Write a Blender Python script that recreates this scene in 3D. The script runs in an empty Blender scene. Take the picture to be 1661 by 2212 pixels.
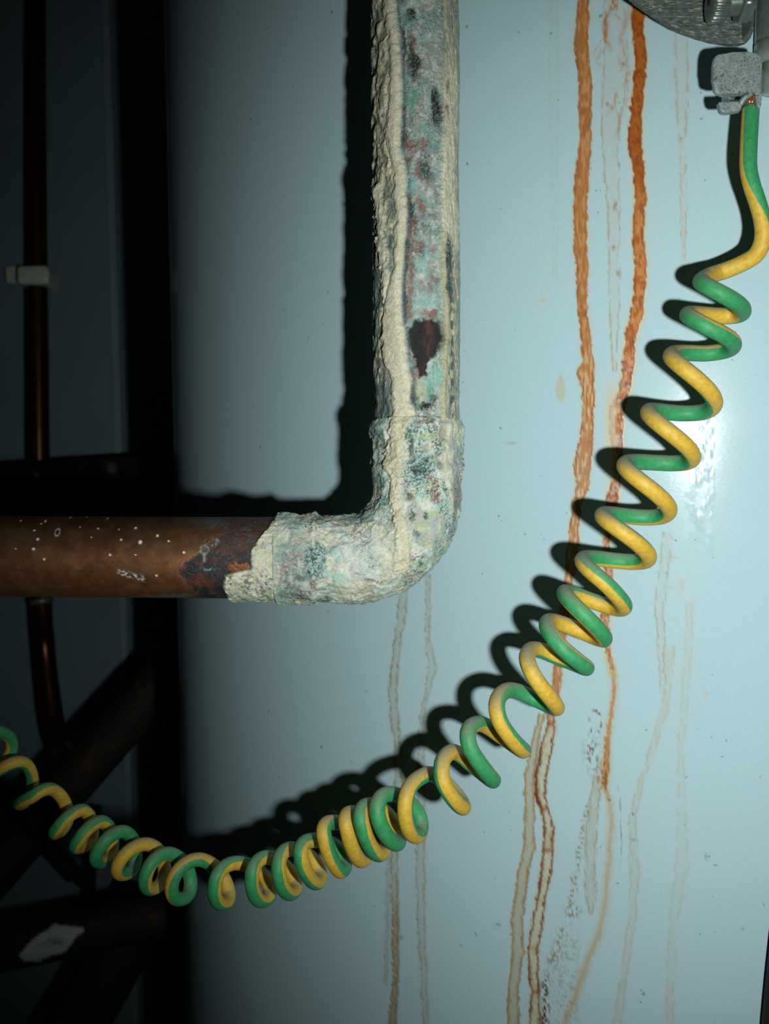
import bpy, bmesh, math
import numpy as np
from mathutils import Vector

# ---------------------------------------------------------------- camera, world, flash, exposure
SC = bpy.context.scene
COL = SC.collection
W, H = 1661, 2212
F = 2150.0                                   # focal length in pixels (35 mm on a 36 mm tall frame)
TILT = math.radians(6.2)                     # camera looks slightly down
CAM = np.array([0.0, 0.0, 1.2])
RIGHT = np.array([1.0, 0.0, 0.0])
FWD = np.array([0.0, math.cos(TILT), -math.sin(TILT)])
UP = np.array([0.0, math.sin(TILT), math.cos(TILT)])

cam_data = bpy.data.cameras.new('camera')
cam_data.sensor_fit = 'VERTICAL'
cam_data.sensor_height = 36.0
cam_data.lens = F / H * 36.0
cam_data.clip_start = 0.01
cam_data.clip_end = 50
cam_data.dof.use_dof = True
cam_data.dof.focus_distance = 0.262
cam_data.dof.aperture_fstop = 24.0
cam = bpy.data.objects.new('camera', cam_data)
COL.objects.link(cam)
cam.location = CAM
cam.rotation_euler = (math.radians(90) - TILT, 0, 0)
SC.camera = cam

world = bpy.data.worlds.new('world')
SC.world = world
world.use_nodes = True
world.node_tree.nodes['Background'].inputs[0].default_value = (0.55, 0.62, 0.50, 1)
world.node_tree.nodes['Background'].inputs[1].default_value = 0.006


def U(x, y, d):
    """point at depth d (metres along the optical axis) seen at photograph pixel x, y"""
    x = np.asarray(x, float); y = np.asarray(y, float); d = np.asarray(d, float)
    a = ((x - W / 2) / F * d)[..., None] * RIGHT
    b = ((H / 2 - y) / F * d)[..., None] * UP
    return CAM + a + b + d[..., None] * FWD


def project(P):
    q = P - CAM
    d = q @ FWD
    return W / 2 + (q @ RIGHT) / d * F, H / 2 - (q @ UP) / d * F


# the camera's own flash, a few centimetres beside the lens
FLASH = CAM + RIGHT * 0.045 - UP * 0.019
flash_data = bpy.data.lights.new('camera_flash', 'SPOT')
flash_data.energy = 3.2
flash_data.color = (1.0, 1.0, 0.97)
flash_data.shadow_soft_size = 0.0045
flash_data.spot_size = math.radians(88)
flash_data.spot_blend = 1.0
flash = bpy.data.objects.new('camera_flash', flash_data)
COL.objects.link(flash)
flash.location = FLASH
flash.rotation_euler = Vector(U(1340, 1130, 0.30) - FLASH).to_track_quat('-Z', 'Y').to_euler()

SC.view_settings.view_transform = 'Standard'
SC.view_settings.look = 'None'
SC.view_settings.exposure = 0.0
SC.view_settings.gamma = 1.0
SC.view_settings.use_curve_mapping = False


# ---------------------------------------------------------------- helpers
def lin(r, g, b):
    c = np.array([r, g, b], float) / 255.0
    return np.where(c <= 0.04045, c / 12.92, ((c + 0.055) / 1.055) ** 2.4)


def tag(o, label=None, cat=None, group=None, kind=None):
    if label: o['label'] = label
    if cat: o['category'] = cat
    if group: o['group'] = group
    if kind: o['kind'] = kind
    return o


def empty(name, loc, label, cat, group=None):
    o = bpy.data.objects.new(name, None)
    o.empty_display_size = 0.02
    COL.objects.link(o)
    o.location = tuple(loc)
    bpy.context.view_layer.update()
    return tag(o, label, cat, group)


def link(name, me, mat, parent=None, smooth=True):
    o = bpy.data.objects.new(name, me)
    COL.objects.link(o)
    if mat: me.materials.append(mat)
    if smooth and len(me.polygons):
        me.polygons.foreach_set('use_smooth', np.ones(len(me.polygons), bool))
    if parent:
        o.parent = parent
        o.matrix_parent_inverse = parent.matrix_world.inverted()
    return o


def grid_mesh(name, V, close_u=False, attrs=None, caps=False):
    """V: rows x cols x 3; close_u joins the last column to the first"""
    n, m = V.shape[:2]
    idx = np.arange(n * m).reshape(n, m)
    if close_u:
        a = idx; b = np.roll(idx, -1, 1)
    else:
        a = idx[:, :-1]; b = idx[:, 1:]
    q = np.stack([a[:-1], a[1:], b[1:], b[:-1]], -1).reshape(-1, 4)
    loops = q.ravel(); starts = np.arange(len(q)) * 4; tot = np.full(len(q), 4)
    if caps and close_u:
        loops = np.concatenate([loops, idx[0], idx[-1][::-1]])
        starts = np.concatenate([starts, [len(q) * 4, len(q) * 4 + m]])
        tot = np.concatenate([tot, [m, m]])
    me = bpy.data.meshes.new(name)
    me.vertices.add(n * m)
    me.vertices.foreach_set('co', V.reshape(-1).astype(np.float32))
    me.loops.add(len(loops))
    me.loops.foreach_set('vertex_index', loops.astype(np.int32))
    me.polygons.add(len(starts))
    me.polygons.foreach_set('loop_start', starts.astype(np.int32))
    me.polygons.foreach_set('loop_total', tot.astype(np.int32))
    me.update(calc_edges=True)
    for k, v in (attrs or {}).items():
        if v.ndim == 3:
            at = me.attributes.new(k, 'FLOAT_COLOR', 'POINT')
            rgba = np.ones((n * m, 4), np.float32); rgba[:, :3] = v.reshape(-1, 3)
            at.data.foreach_set('color', rgba.ravel())
        else:
            at = me.attributes.new(k, 'FLOAT', 'POINT')
            at.data.foreach_set('value', v.reshape(-1).astype(np.float32))
    return me


def bm_mesh(name, bm):
    bmesh.ops.recalc_face_normals(bm, faces=bm.faces)
    me = bpy.data.meshes.new(name)
    bm.to_mesh(me); bm.free()
    return me


def prism(name, pts, d, t, mat, parent, bevel=0.0004, seg=2, smooth=False):
    """a plate: outline given at photograph pixels, front face at depth d, t metres thick"""
    bm = bmesh.new()
    P = U([p[0] for p in pts], [p[1] for p in pts], np.full(len(pts), d))
    f = [bm.verts.new(tuple(p)) for p in P]
    b = [bm.verts.new(tuple(p + FWD * t)) for p in P]
    bm.faces.new(f); bm.faces.new(b[::-1])
    for i in range(len(f)):
        j = (i + 1) % len(f)
        bm.faces.new((f[i], b[i], b[j], f[j]))
    if bevel:
        bmesh.ops.bevel(bm, geom=bm.edges[:], offset=bevel, segments=seg, affect='EDGES', profile=0.6)
    return link(name, bm_mesh(name, bm), mat, parent, smooth)


def box(name, lo, hi, mat, parent=None, bevel=0.0):
    bm = bmesh.new()
    bmesh.ops.create_cube(bm, size=1)
    lo = np.array(lo, float); hi = np.array(hi, float)
    for v in bm.verts:
        v.co = Vector(tuple((lo + hi) / 2 + np.array(v.co) * (hi - lo)))
    if bevel:
        bmesh.ops.bevel(bm, geom=bm.edges[:], offset=bevel, segments=2, affect='EDGES')
    return link(name, bm_mesh(name, bm), mat, parent, False)


def smoothstep(a, b, x):
    t = np.clip((x - a) / (b - a), 0, 1)
    return t * t * (3 - 2 * t)


def vnoise(p):
    p = np.asarray(p, float)
    i = np.floor(p).astype(np.int64); f = p - i
    f = f * f * (3 - 2 * f)
    out = 0.0
    for dx in (0, 1):
        for dy in (0, 1):
            for dz in (0, 1):
                h = ((i[..., 0] + dx) * 73856093) ^ ((i[..., 1] + dy) * 19349663) ^ ((i[..., 2] + dz) * 83492791)
                h &= 0xffffffff
                h = ((h ^ (h >> 15)) * 2246822519) & 0xffffffff
                h = ((h ^ (h >> 13)) * 3266489917) & 0xffffffff
                h ^= h >> 16
                w = (f[..., 0] if dx else 1 - f[..., 0]) * (f[..., 1] if dy else 1 - f[..., 1]) * (f[..., 2] if dz else 1 - f[..., 2])
                out = out + w * (h / 4294967296.0)
    return out


def fbm(p, octv=3, off=0.0):
    p = np.asarray(p, float) + off
    s = 0.0; a = 1.0; t = 0.0
    for k in range(octv):
        s = s + a * vnoise(p + 17.3 * k); t += a
        p = p * 2.03; a *= 0.5
    return s / t


def mix(c, col, m):
    m = np.clip(m, 0, 1)[..., None]
    return c * (1 - m) + np.asarray(col) * m


def catmull(P, n):
    P = np.asarray(P, float)
    Q = np.vstack([2 * P[0] - P[1], P, 2 * P[-1] - P[-2]])
    out = []
    for i in range(1, len(Q) - 2):
        t = np.linspace(0, 1, n, endpoint=False)[:, None]
        p0, p1, p2, p3 = Q[i - 1], Q[i], Q[i + 1], Q[i + 2]
        out.append(0.5 * (2 * p1 + (p2 - p0) * t + (2 * p0 - 5 * p1 + 4 * p2 - p3) * t ** 2 + (3 * p1 - p0 - 3 * p2 + p3) * t ** 3))
    out.append(P[-1:])
    return np.vstack(out)


def frames(P):
    T = np.gradient(P, axis=0)
    T /= np.linalg.norm(T, axis=1)[:, None]
    return T


def tube(P, R, sides=20, ref=None):
    """vertex grid of a tube along P; ref: vectors giving angle zero"""
    P = np.asarray(P, float)
    T = frames(P)
    if ref is None:
        ref = np.tile(-FWD, (len(P), 1))
        n = ref[0] - T[0] * (ref[0] @ T[0])
        if np.linalg.norm(n) < 0.2:
            n = UP - T[0] * (UP @ T[0])
        N = []
        for i in range(len(P)):
            n = n - T[i] * (n @ T[i]); n = n / np.linalg.norm(n); N.append(n)
        N = np.array(N)
    else:
        N = ref - T * np.sum(ref * T, 1)[:, None]
        N /= np.linalg.norm(N, axis=1)[:, None]
    B = np.cross(T, N)
    a = np.linspace(0, 2 * np.pi, sides, endpoint=False)
    R = np.broadcast_to(np.asarray(R, float), (len(P),))
    V = P[:, None] + R[:, None, None] * (np.cos(a)[None, :, None] * N[:, None] + np.sin(a)[None, :, None] * B[:, None])
    return V, a


# ---------------------------------------------------------------- materials
def new_mat(name):
    m = bpy.data.materials.new(name)
    m.use_nodes = True
    nt = m.node_tree
    return m, nt, nt.nodes['Principled BSDF']


def node(nt, kind, **kw):
    n = nt.nodes.new(kind)
    for k, v in kw.items():
        if k in n.inputs: n.inputs[k].default_value = v
        else: setattr(n, k, v)
    return n


def noise(nt, scale, detail=4, rough=0.6, src=None):
    n = node(nt, 'ShaderNodeTexNoise')
    n.inputs['Scale'].default_value = scale
    n.inputs['Detail'].default_value = detail
    n.inputs['Roughness'].default_value = rough
    nt.links.new((src or coords(nt)), n.inputs['Vector'])
    return n.outputs['Fac']


def coords(nt):
    for n in nt.nodes:
        if n.type == 'NEW_GEOMETRY': return n.outputs['Position']
    return nt.nodes.new('ShaderNodeNewGeometry').outputs['Position']


def ramp(nt, fac, stops):
    r = node(nt, 'ShaderNodeValToRGB')
    el = r.color_ramp.elements
    while len(el) < len(stops): el.new(0.5)
    for e, (p, c) in zip(el, stops):
        e.position = p
        e.color = (*c, 1) if len(c) == 3 else c
    nt.links.new(fac, r.inputs[0])
    return r.outputs[0]


def mixc(nt, fac, a, b, mode='MIX'):
    n = node(nt, 'ShaderNodeMix', data_type='RGBA', blend_type=mode)
    for s, v in ((n.inputs[0], fac), (n.inputs[6], a), (n.inputs[7], b)):
        if isinstance(v, (int, float)): s.default_value = v
        elif isinstance(v, (tuple, list, np.ndarray)): s.default_value = (*[float(q) for q in v[:3]], 1)
        else: nt.links.new(v, s)
    return n.outputs[2]


def bump(nt, bs, height, dist, strength=1.0):
    b = node(nt, 'ShaderNodeBump')
    b.inputs['Strength'].default_value = strength
    b.inputs['Distance'].default_value = dist
    nt.links.new(height, b.inputs['Height'])
    nt.links.new(b.outputs[0], bs.inputs['Normal'])


def attr(nt, name, fac=False):
    a = node(nt, 'ShaderNodeAttribute', attribute_name=name)
    return a.outputs['Fac'] if fac else a.outputs['Color']


def gray(v): return (v, v, v)


# painted casing of the cylinder; stains live in the 'paint' attribute
M_tank, nt, bs = new_mat('white_enamel')
n1 = noise(nt, 2600, 3, 0.6)
n2 = noise(nt, 60, 4, 0.6)
col = mixc(nt, 1.0, attr(nt, 'paint'), ramp(nt, n1, [(0.25, gray(0.93)), (0.75, gray(1.05))]), 'MULTIPLY')
spk = ramp(nt, noise(nt, 420, 2, 0.5), [(0.735, gray(0)), (0.765, gray(0.55))])
col = mixc(nt, spk, col, lin(95, 105, 95))
nt.links.new(col, bs.inputs['Base Color'])
ro = node(nt, 'ShaderNodeMath', operation='ADD')
nt.links.new(attr(nt, 'dull', True), ro.inputs[0])
nt.links.new(ramp(nt, n2, [(0.3, gray(0.17)), (0.7, gray(0.24))]), ro.inputs[1])
nt.links.new(ro.outputs[0], bs.inputs['Roughness'])
bs.inputs['Specular IOR Level'].default_value = 0.15
bump(nt, bs, noise(nt, 900, 3, 0.6), 0.00002, 0.6)

# mineral crust and verdigris
M_crust, nt, bs = new_mat('verdigris_crust')
f1 = noise(nt, 1500, 5, 0.65)
f2 = noise(nt, 4200, 3, 0.6)
col = mixc(nt, 1.0, attr(nt, 'paint'), ramp(nt, f1, [(0.28, gray(0.72)), (0.5, gray(1.0)), (0.75, gray(1.16))]), 'MULTIPLY')
col = mixc(nt, ramp(nt, f2, [(0.63, gray(0)), (0.72, gray(0.26))]), col, lin(34, 62, 62))
nt.links.new(col, bs.inputs['Base Color'])
nt.links.new(ramp(nt, f1, [(0.3, gray(0.33)), (0.7, gray(0.62))]), bs.inputs['Roughness'])
bs.inputs['Specular IOR Level'].default_value = 0.45
ad = node(nt, 'ShaderNodeMath', operation='ADD')
nt.links.new(f1, ad.inputs[0]); nt.links.new(f2, ad.inputs[1])
bump(nt, bs, ad.outputs[0], 0.00035, 0.75)

# bare copper with tarnish in 'paint' and a 'bare' mask
M_copper, nt, bs = new_mat('tarnished_copper')
f1 = noise(nt, 300, 5, 0.6)
bare = attr(nt, 'bare', True)
col = mixc(nt, 1.0, attr(nt, 'paint'), ramp(nt, f1, [(0.3, gray(0.8)), (0.7, gray(1.15))]), 'MULTIPLY')
nt.links.new(col, bs.inputs['Base Color'])
mm = node(nt, 'ShaderNodeMath', operation='MULTIPLY'); mm.inputs[1].default_value = 0.7
nt.links.new(bare, mm.inputs[0]); nt.links.new(mm.outputs[0], bs.inputs['Metallic'])
nt.links.new(ramp(nt, f1, [(0.3, gray(0.42)), (0.7, gray(0.56))]), bs.inputs['Roughness'])
hb = node(nt, 'ShaderNodeMath', operation='MULTIPLY_ADD')
inv = node(nt, 'ShaderNodeMath', operation='SUBTRACT'); inv.inputs[0].default_value = 1.08
nt.links.new(bare, inv.inputs[1])
nt.links.new(noise(nt, 1700, 5, 0.65), hb.inputs[0]); nt.links.new(inv.outputs[0], hb.inputs[1]); hb.inputs[2].default_value = 0
bump(nt, bs, hb.outputs[0], 0.0004, 0.8)


def plain(name, c, rough=0.5, metal=0.0, var=0.25, scale=250, bmp=0.0, spec=0.5):
    m, nt, bs = new_mat(name)
    f = noise(nt, scale, 4, 0.6)
    c = np.asarray(c)
    col = ramp(nt, f, [(0.3, tuple(c * (1 - var))), (0.7, tuple(np.minimum(c * (1 + var), 1)))])
    nt.links.new(col, bs.inputs['Base Color'])
    bs.inputs['Roughness'].default_value = rough
    bs.inputs['Metallic'].default_value = metal
    bs.inputs['Specular IOR Level'].default_value = spec
    if bmp: bump(nt, bs, f, bmp, 0.7)
    return m


# green and yellow sheath: 'stripe' is the cosine of the angle to the yellow band
M_wire, nt, bs = new_mat('striped_sheath')
st = attr(nt, 'stripe', True)
wob = node(nt, 'ShaderNodeMath', operation='MULTIPLY_ADD')
nt.links.new(noise(nt, 500, 3), wob.inputs[0]); wob.inputs[1].default_value = 0.16; nt.links.new(st, wob.inputs[2])
yel = mixc(nt, ramp(nt, noise(nt, 900, 3), [(0.3, gray(0)), (0.7, gray(1))]), lin(190, 158, 48), lin(214, 182, 70))
grn = mixc(nt, ramp(nt, noise(nt, 700, 3), [(0.3, gray(0)), (0.7, gray(1))]), lin(46, 138, 84), lin(62, 158, 100))
col = mixc(nt, ramp(nt, wob.outputs[0], [(0.05, gray(0)), (0.20, gray(1))]), grn, yel)
# grey dust settled on the upper side, darker fluff in the hollows
geo = [n for n in nt.nodes if n.type == 'NEW_GEOMETRY'][0]
sx = node(nt, 'ShaderNodeSeparateXYZ'); nt.links.new(geo.outputs['Normal'], sx.inputs[0])
dn = node(nt, 'ShaderNodeMath', operation='MULTIPLY_ADD')
nt.links.new(noise(nt, 5200, 4, 0.75), dn.inputs[0]); dn.inputs[1].default_value = 1.5; nt.links.new(sx.outputs[2], dn.inputs[2])
lo = node(nt, 'ShaderNodeMath', operation='DIVIDE'); nt.links.new(dn.outputs[0], lo.inputs[0]); lo.inputs[1].default_value = 2.0
du = node(nt, 'ShaderNodeMath', operation='MULTIPLY')
nt.links.new(ramp(nt, lo.outputs[0], [(0.53, gray(0)), (0.88, gray(0.85))]), du.inputs[0])
nt.links.new(attr(nt, 'dust', True), du.inputs[1])
col = mixc(nt, du.outputs[0], col, mixc(nt, noise(nt, 3000, 2), lin(104, 112, 100), lin(158, 162, 148)))
sp = ramp(nt, noise(nt, 2300, 2, 0.5), [(0.70, gray(0)), (0.745, gray(0.6))])
col = mixc(nt, sp, col, lin(110, 105, 80))
sp = ramp(nt, noise(nt, 1500, 2, 0.5), [(0.765, gray(0)), (0.79, gray(0.8))])
col = mixc(nt, sp, col, lin(205, 215, 205))
nt.links.new(col, bs.inputs['Base Color'])
bs.inputs['Roughness'].default_value = 0.5
bs.inputs['Specular IOR Level'].default_value = 0.35
bump(nt, bs, noise(nt, 2500, 4, 0.7), 0.00012, 0.5)

# cast zinc, pitted
M_zinc, nt, bs = new_mat('pitted_zinc')
f1 = noise(nt, 700, 4, 0.6)
pit = ramp(nt, noise(nt, 2600, 2, 0.6), [(0.56, gray(0)), (0.66, gray(0.85))])
col = mixc(nt, pit, ramp(nt, f1, [(0.3, tuple(lin(122, 140, 140))), (0.7, tuple(lin(162, 180, 178)))]), lin(40, 48, 46))
nt.links.new(col, bs.inputs['Base Color'])
bs.inputs['Metallic'].default_value = 0.25
bs.inputs['Roughness'].default_value = 0.5
bump(nt, bs, f1, 0.0002, 0.5)

# tooled steel strap
M_strap, nt, bs = new_mat('scored_steel')
mp = node(nt, 'ShaderNodeMapping'); mp.inputs['Rotation'].default_value = (0, math.radians(38), 0); mp.inputs['Scale'].default_value = (0.35, 1, 1)
nt.links.new(coords(nt), mp.inputs['Vector'])
f1 = noise(nt, 1500, 5, 0.7, mp.outputs[0])
nt.links.new(ramp(nt, f1, [(0.30, tuple(lin(66, 78, 74))), (0.55, tuple(lin(108, 120, 114))), (0.70, tuple(lin(190, 202, 194)))]), bs.inputs['Base Color'])
bs.inputs['Metallic'].default_value = 0.55
bs.inputs['Roughness'].default_value = 0.38
bump(nt, bs, f1, 0.0006, 0.8)

M_steel = plain('dull_steel', lin(122, 136, 130), 0.34, 0.6, 0.2, 900, 0.0001)
M_galv = plain('galvanised_steel', lin(150, 168, 160), 0.34, 0.4, 0.18, 400, 0.0001)
M_strand = plain('bright_copper_strand', lin(235, 150, 105), 0.25, 0.85, 0.2, 900)
M_wall = plain('grey_blue_plaster', lin(104, 128, 135), 0.9, 0, 0.07, 14, 0.0004, 0.2)
M_floor = plain('concrete', lin(80, 78, 72), 0.9, 0, 0.2, 20, 0.001)
M_trim = plain('cream_gloss_paint', lin(112, 136, 140), 0.6, 0, 0.06, 40)
M_clip = plain('white_plastic', lin(196, 208, 196), 0.4, 0, 0.06, 120)
M_pipe2 = plain('aged_copper', lin(74, 46, 27), 0.30, 0.8, 0.25, 120)
M_cable = plain('black_rubber', lin(16, 13, 19), 0.8, 0, 0.2, 200)
M_solder = plain('solder', lin(120, 120, 112), 0.4, 0.5, 0.2, 500)

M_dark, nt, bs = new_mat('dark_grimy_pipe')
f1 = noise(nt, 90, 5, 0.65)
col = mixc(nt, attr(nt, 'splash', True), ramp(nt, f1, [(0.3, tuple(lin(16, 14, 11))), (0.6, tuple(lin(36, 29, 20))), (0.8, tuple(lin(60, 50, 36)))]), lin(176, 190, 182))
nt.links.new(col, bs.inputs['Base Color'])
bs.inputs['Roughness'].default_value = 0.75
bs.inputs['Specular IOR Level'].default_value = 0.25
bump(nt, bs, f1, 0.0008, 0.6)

# ---------------------------------------------------------------- the cupboard: walls, floor, ceiling
WY = 0.80
tag(box('wall_back', (-0.62, WY, 0), (0.72, WY + 0.05, 2.1), M_wall), kind='structure')
tag(box('wall_left', (-0.67, -0.1, 0), (-0.62, WY, 2.1), M_wall), kind='structure')
tag(box('wall_right', (0.72, -0.1, 0), (0.77, WY, 2.1), M_wall), kind='structure')
tag(box('floor', (-0.67, -0.1, -0.05), (0.77, WY + 0.05, 0), M_floor), kind='structure')
tag(box('ceiling', (-0.67, -0.1, 2.1), (0.77, WY + 0.05, 2.15), M_wall), kind='structure')
xa = U(251, 700, 0.80)[0]; xb = U(268, 700, 0.80)[0]
tag(box('trim_1', (xa, WY - 0.006, 0), (xb, WY, 2.1), M_trim, None, 0.001), kind='structure')

# ---------------------------------------------------------------- hot water cylinder
ALPHA = math.radians(15.2)
DC = 0.505
RT = DC * math.sin(ALPHA + math.atan(455 / F))
TC = np.array([DC * math.sin(ALPHA), DC * math.cos(ALPHA)])
tank = empty('water_cylinder', (TC[0], TC[1], 0), 'tall white enamelled water cylinder with brown rust streaks running down its side', 'water cylinder')


def piece(x, pts):
    a = np.array(pts, float)
    return np.interp(x, a[:, 0], a[:, 1])


# streaks: y, left edge, right edge in photograph pixels
S1 = [(-60, 1251, 1275), (0, 1250, 1274), (90, 1240, 1270), (174, 1250, 1277), (217, 1250, 1280), (289, 1252, 1277), (362, 1245, 1274), (434, 1238, 1268), (506, 1240, 1268), (520, 1237, 1268), (579, 1245, 1270),
      (651, 1245, 1268), (723, 1254, 1276), (780, 1257, 1282), (795, 1248, 1285), (812, 1247, 1285), (835, 1257, 1284), (866, 1258, 1285), (919, 1257, 1282), (961, 1250, 1282), (1006, 1240, 1277), (1051, 1243, 1273), (1091, 1236, 1257),
      (1144, 1230, 1250), (1210, 1221, 1249), (1246, 1220, 1238), (1340, 1208, 1228), (1445, 1195, 1215), (1484, 1192, 1212), (1551, 1180, 1199), (1565, 1181, 1199), (1620, 1166, 1194), (1675, 1156, 1181),
      (1719, 1157, 1179), (1749, 1168, 1187), (1796, 1176, 1199), (1833, 1172, 1196), (1877, 1169, 1193), (1932, 1161, 1181), (1987, 1149, 1174), (2061, 1139, 1163), (2134, 1146, 1165), (2212, 1143, 1168), (2300, 1140, 1165)]
S1B = [(1540, 1166, 1180), (1565, 1157, 1170), (1620, 1144, 1162), (1675, 1133, 1154), (1767, 1132, 1155), (1833, 1130, 1156), (1877, 1119, 1144), (1930, 1112, 1137), (1987, 1104, 1130), (2061, 1106, 1132), (2134, 1097, 1121), (2212, 1095, 1121), (2300, 1092, 1118)]
S2 = [(-60, 1366, 1391), (72, 1366, 1391), (127, 1372, 1397), (199, 1364, 1391), (253, 1361, 1386), (318, 1355, 1386), (362, 1368, 1391), (434, 1370, 1396), (506, 1366, 1390), (560, 1370, 1397), (633, 1370, 1394), (687, 1359, 1388),
      (723, 1350, 1374), (795, 1344, 1370), (839, 1339, 1363), (879, 1318, 1349), (932, 1317, 1347), (972, 1323, 1346), (1025, 1324, 1342), (1078, 1310, 1336), (1170, 1304, 1316), (1233, 1307, 1324), (1336, 1297, 1315),
      (1405, 1307, 1317), (1445, 1317, 1328)]
S2B = [(1420, 1312, 1320), (1445, 1318, 1327), (1484, 1323, 1331), (1524, 1318, 1327), (1590, 1307, 1319), (1639, 1303, 1317), (1694, 1299, 1312), (1700, 1301, 1310), (1730, 1312, 1321), (1785, 1316, 1325), (1840, 1312, 1321), (1914, 1305, 1314), (1969, 1300, 1309),
       (2024, 1286, 1297), (2079, 1263, 1275), (2134, 1244, 1254), (2171, 1229, 1239), (2212, 1214, 1224), (2300, 1190, 1200)]
S4 = [(1240, 866, 884), (1330, 857, 878), (1380, 852, 868), (1424, 846, 864), (1493, 839, 858), (1554, 843, 862), (1598, 852, 867), (1685, 852, 871), (1859, 843, 860), (1946, 846, 862), (2033, 846, 862), (2120, 848, 861), (2212, 839, 857), (2300, 836, 853)]
S4B = [(1850, 836, 845), (2100, 829, 838), (2130, 830, 836)]
S5 = [(1240, 920, 932), (1380, 919, 930), (1441, 925, 945), (1511, 914, 924), (1554, 905, 916), (1685, 902, 919), (1902, 898, 919), (2033, 904, 921), (2120, 908, 923), (2212, 914, 926), (2300, 914, 926)]
S6 = [(1390, 1434, 1460), (1510, 1431, 1450), (1620, 1401, 1418), (1694, 1376, 1389), (1767, 1357, 1376), (1877, 1360, 1381), (1987, 1356, 1374), (2097, 1341, 1358), (2212, 1322, 1343), (2300, 1310, 1330)]
S7 = [(1300, 1480, 1496), (1400, 1478, 1496), (1620, 1464, 1478), (1767, 1462, 1482), (1877, 1458, 1488), (1987, 1444, 1467), (2134, 1438, 1456), (2300, 1436, 1456)]
S8 = [(1640, 1288, 1300), (1730, 1272, 1296), (1800, 1262, 1290), (1880, 1262, 1286), (1930, 1262, 1288), (1975, 1272, 1282)]
S9 = [(1540, 1160, 1164), (1990, 1226, 1236), (2060, 1196, 1204), (2092, 1176, 1188)]
S3 = [(-60, 1305, 1345), (90, 1304, 1356), (200, 1300, 1352), (260, 1297, 1340), (330, 1301, 1336), (420, 1308, 1340), (500, 1313, 1338), (620, 1314, 1340), (720, 1318, 1336), (800, 1322, 1334)]
S10 = [(-60, 1184, 1206), (200, 1186, 1208), (420, 1190, 1206), (600, 1194, 1204)]
S11 = [(-60, 1456, 1486), (200, 1458, 1486), (330, 1468, 1482), (480, 1470, 1484), (600, 1472, 1482)]
S12 = [(1150, 1430, 1452), (1220, 1424, 1448), (1300, 1414, 1436), (1420, 1420, 1436), (1500, 1424, 1440)]


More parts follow.
